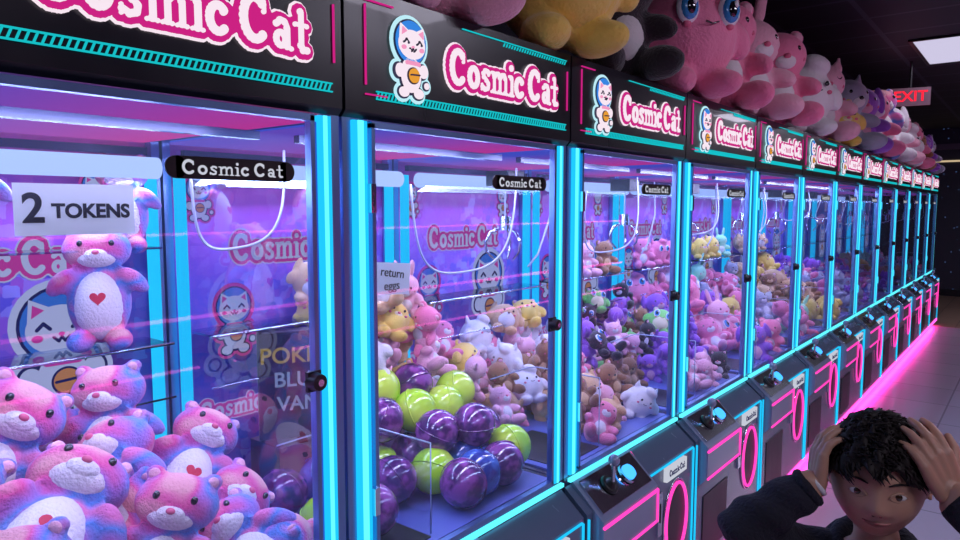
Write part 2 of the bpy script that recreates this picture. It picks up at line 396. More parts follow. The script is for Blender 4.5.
def make_poster():
    b=MB(); y=YB+.003
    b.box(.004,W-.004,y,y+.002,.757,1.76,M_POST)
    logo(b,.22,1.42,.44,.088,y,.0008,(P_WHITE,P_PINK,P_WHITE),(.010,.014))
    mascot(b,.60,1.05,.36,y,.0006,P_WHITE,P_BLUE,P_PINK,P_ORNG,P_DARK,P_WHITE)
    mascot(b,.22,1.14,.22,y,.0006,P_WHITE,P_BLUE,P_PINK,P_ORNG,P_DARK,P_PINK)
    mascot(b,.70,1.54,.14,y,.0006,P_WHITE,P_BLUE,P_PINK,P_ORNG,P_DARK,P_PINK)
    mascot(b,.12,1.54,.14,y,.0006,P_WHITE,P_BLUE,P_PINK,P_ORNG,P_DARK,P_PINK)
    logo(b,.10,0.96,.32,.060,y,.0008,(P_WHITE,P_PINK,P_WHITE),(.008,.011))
    return b.mesh('back_poster')
def make_label():
    b=MB(); b.box(.505,.715,-.0065,-.0045,1.628,1.665,M_KNOB)
    for sx in (.505,.715): disc(b,sx,1.6465,.0185,.0185,-.0065,-.0045,M_KNOB,20)
    st,L=word_strokes('Cosmic Cat'); draw_strokes(b,st,.513,1.635,.195/L,.025,-.0004,-.0075,-.0065,L_WHITE)
    return b.mesh('door_label')
def make_claw():
    b=MB()
    b.box(-.05,.05,-.05,.05,1.66,1.715,M_KNOB); b.cyl((0,0,1.66),(0,0,1.55),.003,.003,M_CABLE,8)
    b.cyl((0,0,1.55),(0,0,1.50),.022,.026,M_CHROME,16)
    for k in range(3):
        t=2*math.pi*k/3+.4; c,s=math.cos(t),math.sin(t)
        b.tube([(c*r,s*r,z) for r,z in ((.02,1.505),(.055,1.49),(.075,1.455),(.07,1.42),(.04,1.39))],[.005,.006,.006,.005,.004],M_CHROME,8)
    return b.mesh('claw')
me_cab,me_led,me_gl,me_ch,me_sign,me_post,me_lab,me_claw = make_cabinet(),make_leds(),make_glass(),make_chute(),make_sign(),make_poster(),make_label(),make_claw()

def text_mesh(txt,size,mat,name,bold=0.0,ext=0.0005):
    cu=bpy.data.curves.new(name,'FONT'); cu.body=txt; cu.size=size; cu.align_x='CENTER'; cu.align_y='CENTER'
    cu.extrude=ext; cu.offset=bold
    o=bpy.data.objects.new('t',cu); scene.collection.objects.link(o)
    dg=bpy.context.evaluated_depsgraph_get(); me=bpy.data.meshes.new_from_object(o.evaluated_get(dg))
    bpy.data.objects.remove(o); me.materials.clear(); me.materials.append(mat); me.name=name; return me

# ---------------------------------------------------------------- plush toys
F_TIE=fabric('plush_tiedye',[(.85,.38,.42),(.80,.10,.34),(.48,.20,.62),(.10,.28,.72),(.75,.20,.48)],9,.2)
F_WHITE=fabric('plush_white',[(.78,.74,.78),(.86,.84,.86)],5,.2)
F_PINK=fabric('plush_pink',[(.9,.20,.38),(.95,.28,.46)],5)
F_LPINK=fabric('plush_light_pink',[(.88,.42,.55),(.92,.50,.62)],5)
F_YEL=fabric('plush_yellow',[(.90,.62,.10),(.94,.70,.16)],5)
F_BLK=fabric('plush_black',[(.012,.01,.015),(.03,.02,.03)],5)
F_PUR=fabric('plush_purple',[(.3,.08,.6),(.42,.14,.7)],5)
F_GRN=fabric('plush_green',[(.15,.6,.10),(.25,.72,.18)],5)
F_MINT=fabric('plush_mint',[(.35,.8,.5),(.45,.85,.6)],5)
F_BRN=fabric('plush_brown',[(.3,.13,.06),(.38,.18,.08)],5)
F_TAN=fabric('plush_tan',[(.7,.42,.2),(.78,.5,.26)],5)
F_GRY=fabric('plush_grey',[(.35,.37,.5),(.45,.45,.58)],5)
F_CREAM=fabric('plush_cream',[(.88,.76,.50),(.92,.8,.55)],5)
M_EYE=principled('plush_eye',(.01,.01,.015),.1,coat=1)
M_EYEW=principled('plush_eye_white',(.9,.9,.95),.2)
M_EYEB=principled('plush_eye_blue',(.05,.3,.7),.2)
M_HEART=principled('heart_patch',(.60,.02,.06),.6)
M_NOSE=principled('plush_nose',(.8,.15,.28),.5)

def heart(mb,cx,cz,s,yfun,mat):
    pts=[]
    for k in range(24):
        t=2*math.pi*k/24; x=16*math.sin(t)**3; z=13*math.cos(t)-5*math.cos(2*t)-2*math.cos(3*t)-math.cos(4*t)
        X=cx+x*s/16; Z=cz+z*s/16; pts.append((X,yfun(X,Z),Z))
    c=(cx,yfun(cx,cz)-.001,cz)
    mb.add(pts+[c],[(k,(k+1)%24,24) for k in range(24)],mat,True)

def plush(kind, body, belly=None, ear='round', eyes='dot', hrt=False, muzzle=None):
    g=MB(); A=body
    if kind=='hug':
        g.ell((0,0,-.05),(.078,.070,.115),A); g.ell((0,-.005,.088),(.084,.068,.060),A)
        for s in (-1,1):
            g.ell((s*.085,-.03,.005),(.024,.024,.052),A,(0.5,s*-.75,0)); g.ell((s*.045,-.05,-.148),(.032,.045,.03),A,(0,0,s*.3))
        ez=.138; ex=.058; hz=.088; hr=(.084,.068,.060)
        g.ell((0,.08,-.11),(.03,.04,.03),A)
    elif kind=='bear':
        g.ell((0,0,-.05),(.07,.062,.08),A); g.ell((0,-.01,.06),(.078,.07,.068),A)
        for s in (-1,1):
            g.ell((s*.075,-.035,-.02),(.026,.05,.026),A,(0.3,0,s*.4)); g.ell((s*.055,-.075,-.10),(.034,.06,.034),A,(0,0,s*.35))
        ez=.115; ex=.055; hz=.06; hr=(.078,.07,.068)
    else:
        g.ell((0,0,0),(.115,.10,.11),A)
        for s in (-1,1):
            g.ell((s*.115,-.02,.0),(.032,.03,.045),A,(0,s*-.5,0)); g.ell((s*.05,-.05,-.10),(.042,.065,.03),A,(0,0,s*.2))
        ez=.10; ex=.065; hz=.02; hr=(.115,.10,.11)
    er=.019 if kind=='hug' else .024
    for s in (-1,1):
        if ear=='round': g.ell((s*ex,.005,ez),(er,.014,er),A)
        elif ear=='long': g.ell((s*ex*.75,.005,ez+.05),(.019,.012,.06),A,(0,s*.15,0))
        elif ear=='flop': g.ell((s*(ex+.035),0,ez-.035),(.018,.02,.055),A,(0,s*-.25,0))
        elif ear=='cat':
            for q in range(5): g.ell((s*(ex+.002*q),.0,ez-.005+q*.008),(.024-.004*q,.013-.0015*q,.014),A)
    if kind=='puff' and ear=='cat': g.ell((.02,-.06,.10),(.05,.04,.03),A,(0,.4,0))
    base=remesh(g,.0075,3)
    b=MB(); b.from_mesh(base,body)
    fy=lambda x,z: -math.sqrt(max(0.02,1-(x/hr[0])**2-((z-hz)/hr[2])**2))*hr[1]-.004
    if belly:
        if kind=='hug': b.ell((0,-.024,-.055),(.062,.056,.096),belly,seg=20,ring=14)
        elif kind=='bear': b.ell((0,-.015,-.05),(.05,.053,.06),belly,seg=20,ring=14)
        else: b.ell((0,-.03,-.02),(.08,.077,.075),belly,seg=20,ring=14)
    if hrt: heart(b,0.0,-.034,.019,lambda x,z:-.0815+ (x*x*9+ (z+.05)**2*3.5),M_HEART)
    if muzzle:
        if kind=='hug':
            b.ell((0,-.018,hz-.018),(.058,.058,.032),muzzle,seg=20,ring=14)
            b.ell((0,-hr[1]*.95,hz-.012),(.028,.018,.018),muzzle); b.ell((0,-hr[1]*.95-.017,hz-.003),(.009,.006,.0065),M_NOSE,seg=10,ring=6)
        else:
            b.ell((0,-hr[1]*.82,hz-.018),(.034,.024,.024),muzzle); b.ell((0,-hr[1]*.82-.023,hz-.008),(.010,.007,.007),M_EYE if body in (F_TAN,F_BRN,F_GRY) else M_NOSE,seg=10,ring=6)
    for s in (-1,1):
        if ear=='round': b.ell((s*ex,-.008,ez),(er*.62,.006,er*.62),F_LPINK,seg=10,ring=6)
        if eyes=='dot':
            dz=.019 if kind=='hug' else .014; xx=.036 if kind=='hug' else .034
            b.ell((s*xx,fy(s*xx,hz+dz),hz+dz),(.0075,.006,.0085),M_EYE,seg=10,ring=6)
        elif eyes=='big':
            x=s*hr[0]*.42; z=hz+.02; y=fy(x,z)
            b.ell((x,y+.004,z),(.026,.012,.033),M_EYEW); b.ell((x,y-.003,z),(.020,.009,.026),M_EYEB); b.ell((x,y-.007,z),(.012,.007,.018),M_EYE); b.ell((x+.006,y-.012,z+.010),(.006,.003,.008),M_EYEW,seg=8,ring=6)
        elif eyes=='sleep':
            pts=[(s*(.024+.022*k/6), 0, hz+.016-.007*math.sin(math.pi*k/6)) for k in range(7)]
            b.tube([(x,fy(x,z)-.002,z) for x,_,z in pts],.0022,M_EYE,6)
        if kind!='hug': b.ell((s*.05,fy(s*.05,hz-.012)+.002,hz-.012),(.010,.005,.007),M_NOSE,seg=8,ring=6)
    if not muzzle:
        b.tube([(x,fy(x,hz-.012)-.001,hz-.012+abs(x)*.3) for x in (-.015,-.007,0,.007,.015)],.002,M_EYE,6)
    return b.mesh('plush_'+kind)
PL={
 'tie':plush('hug',F_TIE,F_WHITE,'round','dot',True,F_WHITE),
 'pinkbear':plush('bear',F_PINK,F_WHITE,'round','dot',False,F_WHITE),
 'lpinkbunny':plush('bear',F_LPINK,F_WHITE,'long','dot',False,F_WHITE),
 'lpinkbear':plush('bear',F_LPINK,F_WHITE,'cat','sleep',False,F_WHITE),
 'puff':plush('puff',F_PINK,None,'cat','big'),
 'yellow':plush('puff',F_YEL,F_YEL,'round','dot',False,F_CREAM),
 'black':plush('bear',F_BLK,F_PUR,'cat','big'),
 'panda':plush('bear',F_BLK,F_WHITE,'round','dot',False,F_WHITE),
 'purple':plush('bear',F_PUR,F_LPINK,'flop','dot',False,F_LPINK),
 'green':plush('puff',F_GRN,F_CREAM,'round','big'),
 'mint':plush('bear',F_MINT,F_WHITE,'long','sleep'),
 'brown':plush('bear',F_BRN,F_TAN,'round','dot',False,F_TAN),
 'tan':plush('puff',F_TAN,F_WHITE,'flop','dot',False,F_WHITE),
 'grey':plush('bear',F_GRY,F_WHITE,'cat','dot',False,F_WHITE),
 'white':plush('bear',F_WHITE,F_LPINK,'flop','dot',False,F_LPINK),
 'whitepuff':plush('puff',F_WHITE,None,'cat','dot'),
}
def ball_mesh(name,c1,c2,scale=9):
    m=bpy.data.materials.new(name); m.use_nodes=True; nt=m.node_tree; p=nt.nodes['Principled BSDF']
    p.inputs['Roughness'].default_value=.15; p.inputs['Coat Weight'].default_value=.6
    n=nt.nodes.new('ShaderNodeTexNoise'); n.inputs['Scale'].default_value=scale*3; tc=nt.nodes.new('ShaderNodeTexCoord')
    nt.links.new(tc.outputs['Object'],n.inputs['Vector'])
    r=nt.nodes.new('ShaderNodeValToRGB'); r.color_ramp.elements[0].color=(*c1,1); r.color_ramp.elements[1].color=(*c2,1)
    r.color_ramp.elements[0].position=.42; r.color_ramp.elements[1].position=.58
    nt.links.new(n.outputs['Fac'],r.inputs[0]); nt.links.new(r.outputs[0],p.inputs['Base Color'])
    b=MB(); b.ell((0,0,0),.064,m,seg=32,ring=20)
    b.tube([(.0645*math.cos(t),.0645*math.sin(t),0) for t in [2*math.pi*k/40 for k in range(40)]],.0022,m,6,True)
    return b.mesh(name)
B_P=ball_mesh('ball_purple',(.08,.02,.12),(.32,.08,.34)); B_Y=ball_mesh('ball_lime',(.45,.85,.02),(.68,.95,.08),1); B_B=ball_mesh('ball_blue',(.02,.05,.28),(.06,.16,.55))

def drop(n,x0,x1,y0,y1,zf,r,slope=0.5,exist=None,seed=1,flat=0.85):
    rr=random.Random(seed); P=list(exist or [])
    out=[]
    for _ in range(n):
        best=None
        for _ in range(14):
            x=rr.uniform(x0,x1); y=rr.uniform(y0,y1); z=zf+r*flat
            for (a,b,c,q) in P:
                d=math.hypot(a-x,b-y); R2=(q+r)*.92
                if d<R2: z=max(z,c+math.sqrt(R2*R2-d*d)*flat)
            sc=z-slope*y
            if best is None or sc<best[0]: best=(sc,x,y,z)
        _,x,y,z=best; P.append((x,y,z,r)); out.append((x,y,z))
    return out

# ---------------------------------------------------------------- machines
CONTENT=[None,None,['lpinkbear','mint','brown','tan','brown','whitepuff','pinkbear','lpinkbunny','yellow','tan'],['green','purple','black','brown','purple','panda','lpinkbear'],
 ['puff','lpinkbunny','pinkbear','purple'],['mint','pinkbear','yellow','grey'],['tan','yellow','brown'],['grey','purple','pinkbear'],['white','tie'],['puff','purple'],['yellow','tan'],['grey','mint'],['pinkbear','white']]
for i in range(NM):
    ox=X0+i*W
    e=empty('claw_machine',(ox,0,0))
    o=obj('cabinet',me_cab,e)
    bv=o.modifiers.new('b','BEVEL'); bv.width=.0025; bv.segments=2; bv.limit_method='ANGLE'
    obj('led_strips',me_led,e); obj('glass_panes',me_gl,e); obj('prize_chute',me_ch,e)
    obj('header_sign',me_sign,e); obj('back_poster',me_post,e); obj('door_label',me_lab,e)
    obj('claw',me_claw,e,(.30+.1*(i%2),.45,0))
    rr=random.Random(i+3)
    xa,xb,dz = (.62,.82,.17) if i==0 else ((.36,.80,.27) if i==1 else (rr.uniform(.3,.45),rr.uniform(.65,.8),rr.uniform(.15,.28)))
    pts=[]
    for k in range(33):
        t=k/32; s=2*t-1
        pts.append((xa+(xb-xa)*t, .16+.05*math.sin(6*t), 1.70-dz*(1-abs(s)**2.6)-.06*(1-t)))
    mb=MB(); mb.tube(pts,.0030,M_CABLE,8); obj('cable',mb.mesh('cable'),e)
    if i:
        mb=MB(); mb.tube([(xa-.02,.3,1.7),(xa-.05,.28,1.55),(xa-.14,.27,1.42),(xa-.20,.27,1.38)],.0035,M_CABLE,8); obj('cable_short',mb.mesh('cable_short'),e)
    if i<8:
        L=bpy.data.lights.new('machine_light','AREA'); L.shape='RECTANGLE'; L.size=.74; L.size_y=.05; L.energy=4.8; L.color=(.42,.56,1.0)
        obj('tube_lamp',L,e,(W/2,YB-.12,1.650),(math.radians(-25),0,0))
        L2=bpy.data.lights.new('machine_front_fill','AREA'); L2.shape='RECTANGLE'; L2.size=.7; L2.size_y=.03; L2.energy=4.6; L2.color=(.66,.62,1.0)  # added fill light facing inward, no fitting behind the header
        obj('front_fill',L2,e,(W/2,.03,1.735),(math.radians(30),0,0))
    if i>=2:
        pile=empty('plush_toy_pile',(ox,0,0)); keys=CONTENT[i]
        n=46 if i<5 else (26 if i<8 else 12); rad=.062 if i<5 else .08
        if i==4: n=24; rad=.085
        for (x,y,z) in drop(n,.09,W-.09,.34,.68,.757,rad,.7,seed=i)+drop(n//4,.40,W-.09,.08,.33,.757,rad,.2,seed=i+50):
            obj('plush',PL[rr.choice(keys)],pile,(x,y,z),(rr.uniform(-.7,.5),rr.uniform(-.6,.6),rr.uniform(-1.6,.6)),rad/.062*rr.uniform(.52,.66))
    sh=MB(); sh.box(.06,W-.06,.60,.735,1.235,1.241,M_ACR); sh.tube([(.05,.60,1.238),(W-.05,.60,1.238)],.004,M_CHROME,6); sh.tube([(.05,.60,1.10),(W-.05,.60,1.10)],.003,M_CHROME,6)
    obj('display_shelf',sh.mesh('display_shelf'),e)
    if i>=3 and i<7:
        d=empty('display_plush_row',(ox,0,0))
        for k in range(3):
            s_=rr.uniform(.55,.65)
            obj('plush',PL[rr.choice(keys)],d,(.2+.2*k,.67,1.242+.13*s_),(0,0,rr.uniform(-.9,0)),s_)

# machine 1 heap
pile=empty('plush_toy_pile',(0,0,0))
T=[(.655,.47,1.10,-.15,-.1,-.75,.92),(.80,.42,.98,-.6,.55,-.5,.95),(.42,.46,1.10,-.2,.6,-.3,1.05),(.44,.22,1.02,-.95,.45,-.6,1.08),
   (.60,.33,1.02,-.7,-.45,-.9,.98),(.60,.14,.95,-.25,.25,-.7,.92),(.77,.12,.88,-.9,-.7,-.3,.88),(.34,.05,.97,-.2,-.1,-.8,.92),(.77,.27,.90,-.8,.9,-.8,.90),
   (.27,.33,1.06,-.5,.7,-.5,1.0),(.25,.60,1.12,-.2,0,-.6,1.0),(.55,.62,1.00,0,.3,-.5,1.0),(.5,.10,.86,-.9,.2,-.4,.9)]
for (x,y,z,a,b_,c,s) in T: obj('plush',PL['tie'],pile,(x,y,z),(a,b_,c),s)
rr=random.Random(5)
for ix in range(5):
    for iy in range(4):
        x=.17+ix*.155; y=.13+iy*.17
        obj('plush',PL['tie'],pile,(x,y,.84),(rr.uniform(-1,1),rr.uniform(-1,1),rr.uniform(0,6)),.85)
        if iy>0 and ix<4: obj('plush',PL['tie'],pile,(x,y,.95),(rr.uniform(-.6,.6),rr.uniform(-.6,.6),rr.uniform(-2,0)),.85)
sp=empty('plush_cat_display',(0,0,0))
obj('plush',PL['tie'],sp,(.715,.655,1.403),(0,0,-.45),.90); obj('plush',PL['tie'],sp,(.46,.69,1.62),(0,0,-.6),.85)
obj('plush',PL['tie'],sp,(.80,.70,1.60),(0,0,-.6),.75)
sh=MB(); sh.box(X0+.06,X0+W-.06,.62,.735,1.478,1.483,M_ACR); obj('wall_shelf',sh.mesh('wall_shelf'))
# machine 2
bx=X0+W
pile=empty('prize_ball_pile',(0,0,0))
BL=[(1.577,.20,.93,B_P),(1.68,.14,.85,B_Y),(1.62,.36,.95,B_Y),(1.49,.36,.965,B_Y),(1.36,.37,.965,B_P),(1.47,.25,.925,B_P),(1.60,.11,.825,B_P),(1.41,.10,.826,B_P),
    (1.30,.26,.83,B_P),(1.50,.12,.826,B_B),(1.33,.36,.83,B_Y),(1.47,.36,.83,B_P),(1.60,.30,.83,B_Y),(1.70,.27,.88,B_P),(1.42,.22,.83,B_Y),(1.55,.22,.83,B_B),(1.70,.38,.98,B_Y),
    (1.56,.44,1.02,B_P),(1.42,.45,1.03,B_Y),(1.28,.40,.96,B_Y),
    (1.05,.42,.83,B_P),(1.18,.42,.83,B_B),(1.02,.20,.83,B_Y),(1.13,.16,.83,B_P)]
for k,(x,y,z,m) in enumerate(BL): obj('ball',m,pile,(x,y,z),(k*1.3,k*.7,k),1.04)
pile=empty('plush_toy_pile',(bx,0,0))
rr=random.Random(11)
for (x,y,z) in drop(48,.44,W-.09,.48,.69,.757,.065,.5,seed=4)[:34]:
    obj('plush',PL[rr.choice(['lpinkbunny','lpinkbear','pinkbear','mint','purple','tan','yellow','whitepuff','lpinkbear'])],pile,(x,y,z),(rr.uniform(-.7,.5),rr.uniform(-.6,.6),rr.uniform(-1.6,.4)),rr.uniform(.54,.68))
M_BOXP=principled('box_print_dark',(.035,.015,.025),.3,coat=.5)
b=MB(); b.box(-.11,.11,-.035,.035,0,.31,M_BOXP)
px=empty('prize_box',(1.215,.57,.92),(0,0,-.55))
o=obj('carton',b.mesh('carton'),px); bv=o.modifiers.new('b','BEVEL'); bv.width=.003
for t_,z,s,c in (('POKEN',.24,.064,(.8,.55,.12)),('BLUE',.17,.060,(.5,.6,.9)),('VAN',.10,.058,(.5,.6,.9))):
    obj('print_'+t_.lower(),text_mesh(t_,s,emission('print_'+t_,c,.42),'print',.001),px,(0,-.036,z),(math.pi/2,0,0))  # carton lettering is self-lit like the poster prints
bs=MB(); bs.box(1.10,1.34,.50,.64,.757,.92,M_BOXP); obj('prize_box_stand',bs.mesh('prize_box_stand'))

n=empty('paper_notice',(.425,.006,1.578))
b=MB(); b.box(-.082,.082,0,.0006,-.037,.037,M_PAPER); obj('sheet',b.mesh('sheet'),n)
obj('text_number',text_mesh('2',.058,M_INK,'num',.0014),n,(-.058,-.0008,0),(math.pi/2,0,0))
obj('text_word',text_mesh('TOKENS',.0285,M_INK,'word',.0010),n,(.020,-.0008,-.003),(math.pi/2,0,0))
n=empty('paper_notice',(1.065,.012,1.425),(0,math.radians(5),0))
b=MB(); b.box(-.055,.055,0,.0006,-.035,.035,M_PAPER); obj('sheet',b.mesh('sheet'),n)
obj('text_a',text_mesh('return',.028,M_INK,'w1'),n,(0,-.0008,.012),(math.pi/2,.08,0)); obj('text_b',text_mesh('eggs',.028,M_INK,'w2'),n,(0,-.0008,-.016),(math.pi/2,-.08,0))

# ---------------------------------------------------------------- giant plushes on top
TOP=[('purple',.90,.14,1.30,.4),('lpinkbear',1.30,.12,1.75,-.3),('yellow',1.80,.06,1.75,-.5),('panda',2.28,.12,1.75,-.6),('puff',2.78,.08,1.90,-.6),('pinkbear',3.27,.10,1.9,-.9),
 ('lpinkbunny',3.68,.12,1.95,-.6),('pinkbear',4.10,.10,2.0,-.9),('whitepuff',4.66,.12,1.85,-.7),('lpinkbear',5.16,.12,2.0,-.9),('yellow',5.62,.10,1.4,-.8),('grey',6.04,.14,2.1,-.6),('purple',6.5,.14,2.1,-.9),
 ('pinkbear',6.95,.14,2.2,-.8),('tie',7.4,.14,2.0,-.8),('white',7.85,.14,2.1,-.9),('lpinkbear',8.3,.14,2.1,-.7),('whitepuff',8.8,.14,1.8,-.7),('pinkbear',9.3,.14,2.0,-.7),('brown',9.75,.14,1.8,-.8),('purple',10.2,.14,1.8,-.8),('grey',10.7,.14,1.8,-.8)]
NAMES={'black':'plush_black_cat','panda':'plush_panda','pinkbear':'plush_pink_bear','lpinkbunny':'plush_pink_bunny','lpinkbear':'plush_pink_cat','yellow':'plush_yellow_bear','puff':'plush_pink_puffball','whitepuff':'plush_white_puffball','white':'plush_white_dog','grey':'plush_grey_cat','purple':'plush_purple_elephant','tie':'plush_tiedye_hamster','brown':'plush_brown_bear'}
for k,x,y,s,rz in TOP:
    zmin=min(v.co.z for v in PL[k].vertices)
    obj(NAMES[k],PL[k],None,(x,y,2.02-zmin*s),(0,0,rz),s)

# ---------------------------------------------------------------- boy
M_SKIN=principled('skin',(.42,.23,.165),.5)
M_SKIN.node_tree.nodes['Principled BSDF'].inputs['Subsurface Weight'].default_value=.1
M_JKT=fabric('jacket_navy',[(.005,.006,.013),(.010,.010,.022)],12,.0)
M_JEAN=fabric('jeans',[(.02,.03,.07),(.03,.04,.1)],20,.1)
M_SHOE=principled('sneaker',(.5,.5,.55),.5)
M_HAIR=principled('hair_dark',(.012,.008,.008),.6,spec=.25)
M_LIP=principled('lip',(.36,.14,.12),.45)
M_CUFF=principled('watch_band',(.6,.6,.65),.4)
boy=empty('boy',(1.322,-.903,0),(0,0,math.radians(-80.4))); boy.scale=(.965,.965,.965)
def chain(g,pts,n=9):
    for (p,r),(q,s) in zip(pts,pts[1:]):
        p=Vector(p); q=Vector(q)
        for k in range(n+1):
            t=k/n; g.ell(p.lerp(q,t), r+(s-r)*t, M_SKIN,seg=14,ring=9)
g=MB()
chain(g,[((0,0,.62),.085),((0,0,.72),.082),((0,.005,.84),.088),((0,.01,.93),.088),((0,.01,.99),.06),((0,.005,1.03),.04),((0,0,1.08),.036)])
for s in (-1,1):
    g.ell((s*.045,.0,.66),(.075,.08,.08),M_SKIN); g.ell((s*.055,.01,.92),(.07,.075,.085),M_SKIN)
    chain(g,[((s*.055,0,.62),.068),((s*.07,-.01,.36),.045),((s*.075,.005,.25),.043),((s*.08,.01,.09),.032)])
    chain(g,[((s*.08,.02,.045),.036),((s*.085,-.09,.035),.032)],6)
EL={-1:(-.205,-.10,1.065),1:(.225,-.10,1.085)}; WR={-1:(-.093,-.065,1.158),1:(.100,-.068,1.180)}
for s in (-1,1):
    E_,W_=Vector(EL[s]),Vector(WR[s])
    chain(g,[((s*.06,.01,.985),.054),((s*.125,.01,.985),.056),(EL[s],.046)],10)
    chain(g,[(EL[s],.046),(E_.lerp(W_,.45),.041),(E_.lerp(W_,.84),.034)],10)
    chain(g,[(E_.lerp(W_,.84),.021),(WR[s],.019)],5)
me=remesh(g,.0075,3)
for m in (M_JKT,M_JEAN,M_SHOE,M_SKIN): me.materials.append(m)
for v in me.vertices:
    c=v.co
    if c.z>.6 and c.z<1.2:
        v.co += v.normal*(.0035*math.sin(c.z*95+c.x*50+math.sin(c.y*60)*1.5))
for p in me.polygons:
    c=p.center; p.use_smooth=True; k=0
    if c.z<.075: k=2
    elif c.z<.60: k=1
    elif c.z>1.035 and abs(c.x)<.05 and c.y>-.06: k=3
    for s in (-1,1):
        e_,w_=Vector(EL[s]),Vector(WR[s]); d=(w_-e_); t=(c-e_).dot(d)/d.length_squared
        off=(c-(e_+d*t)).length
        if t>.90 and off<.045 and t<1.5 and c.z>1.1: k=3
    p.material_index=k
obj('body',me,boy)
b=MB()
b.tube([(.056*math.cos(t),.012+.054*math.sin(t),1.028-.022*math.cos(t-math.pi*1.5)) for t in [2*math.pi*k/28 for k in range(28)]],.019,M_JKT,10,True)
b.ell((0,.085,1.0),(.085,.035,.06),M_JKT,(.3,0,0))
b.tube([(0,-.078-.006,z) for z in (1.0,.95)]+[(0,-.094,.9),(0,-.093,.8),(0,-.088,.68)],.003,M_CHROME,6)
for s in (-1,1):
    e_,w_=Vector(EL[s]),Vector(WR[s]); d=(w_-e_).normalized(); c=e_.lerp(w_,.88); a=d.orthogonal().normalized(); q=d.cross(a)
    b.tube([c+a*.027*math.cos(t)+q*.027*math.sin(t) for t in [2*math.pi*k/24 for k in range(24)]],.009,M_JKT,8,True)
    if s==-1:
        c=e_.lerp(w_,.99); b.tube([c+a*.0205*math.cos(t)+q*.0205*math.sin(t) for t in [2*math.pi*k/24 for k in range(24)]],.005,M_CUFF,8,True)
obj('jacket_trim',b.mesh('jacket_trim'),boy)
# head
HC=Vector((0,-.005,1.165)); tilt=Matrix.Rotation(math.radians(5),3,'X')
def headpt(d):
    x,y,z=d; p=Vector((x*.075,y*.090,z*.104))
    if z<0: k=1-.22*(-z)**1.9; p.x*=k; p.y*= (1-.18*(-z)**1.5) if y<0 else (1-.45*(-z))
    if y>0 and z>-.2: p.y*=1.06
    def G(cx,cz,sx,sz): return math.exp(-((p.x-cx)/sx)**2-((p.z-cz)/sz)**2) if y<0 else 0
    dy=0
    if y<0:
        dy-= .012*G(0,-.020,.013,.012)+.006*G(0,-.004,.009,.018)
        dy-= .005*G(.012,-.025,.008,.007)+.005*G(-.012,-.025,.008,.007)
        for s in(-1,1):
            dy+=.005*G(s*.030,.006,.018,.012); dy-=.007*G(s*.038,-.032,.024,.022); dy-=.002*G(s*.028,.026,.022,.008)
        dy-=.006*G(0,-.050,.022,.011); dy+=.002*G(0,-.064,.016,.005); dy-=.004*G(0,-.082,.022,.014)
        dy+=.0035*G(0,-.0505,.020,.0022)
    p.y+=dy
    return p
b=MB(); N,Mn=96,72; vs=[]
for i in range(Mn+1):
    ph=math.pi*i/Mn
    for k in range(N):
        t=2*math.pi*k/N; vs.append(HC+tilt@headpt((math.sin(ph)*math.cos(t),math.sin(ph)*math.sin(t),math.cos(ph))))
fs=[(i*N+k,(i+1)*N+k,(i+1)*N+(k+1)%N,i*N+(k+1)%N) for i in range(Mn) for k in range(N)]
b.add(vs,fs,M_SKIN,True)
def hp(x,z,off=0):
    zz=z/.104; xx=x/.075; y=-math.sqrt(max(0,1-xx*xx-zz*zz)); p=headpt((xx,y,zz))
    x2=x*(x/p.x) if abs(p.x)>1e-4 else x
    xx=x2/.075; y=-math.sqrt(max(0,1-xx*xx-zz*zz)); p=headpt((xx,y,zz))
    return HC+tilt@(Vector((x,p.y-off,z)))
M_EW=principled('eye_white',(.6,.57,.57),.2); M_IR=principled('iris_brown',(.04,.018,.01),.1,coat=1)
for s in(-1,1):
    c=hp(s*.030,.003,-.0075); b.ell(c,(.0125,.011,.0075),M_EW,seg=20,ring=12); b.ell(c+Vector((0,-.0083,.0005)),(.0060,.0032,.0058),M_IR)
    b.tube([hp(s*.030+dx,.003+.0082-abs(dx)*abs(dx)*45,.001) for dx in (-.014,-.009,-.004,0,.004,.009,.014)],.0020,M_SKIN,6)
    b.tube([hp(s*.030+dx,.003-.0070+abs(dx)*abs(dx)*40,.0) for dx in (-.013,-.008,0,.008,.013)],.0016,M_SKIN,6)
    b.tube([hp(s*(.015+.032*t),.024+.0045*math.sin(t*3.1)-.001*t,.0008) for t in (0,.25,.5,.75,1)],[.0012,.0020,.0021,.0018,.0008],M_HAIR,6)
    ec=HC+tilt@Vector((s*.075,.008,-.008))
    b.ell(ec,(.007,.015,.026),M_SKIN,(0,s*.2,s*-.35)); b.tube([ec+Vector((s*(.008+.003*math.sin(t)),.014*math.cos(t)+.002,.025*math.sin(t))) for t in [-1.2+k*.38 for k in range(13)]],.0035,M_SKIN,6)
b.tube([hp(x,-.0475+.0012*math.cos(x*300)+abs(x)*.06,.0006) for x in (-.021,-.014,-.007,0,.007,.014,.021)],[.001,.0020,.0024,.0022,.0024,.0020,.001],M_LIP,8)
b.tube([hp(x,-.0535+abs(x)*.22,.0006) for x in (-.018,-.012,-.006,0,.006,.012,.018)],[.001,.0024,.0030,.0032,.0030,.0024,.001],M_LIP,8)
for s in (-1,1): b.ell(hp(s*.0055,-.0285,.0005),(.0024,.002,.0014),principled('nostril',(.1,.03,.03),.6),seg=8,ring=6)
obj('head',b.mesh('head'),boy)
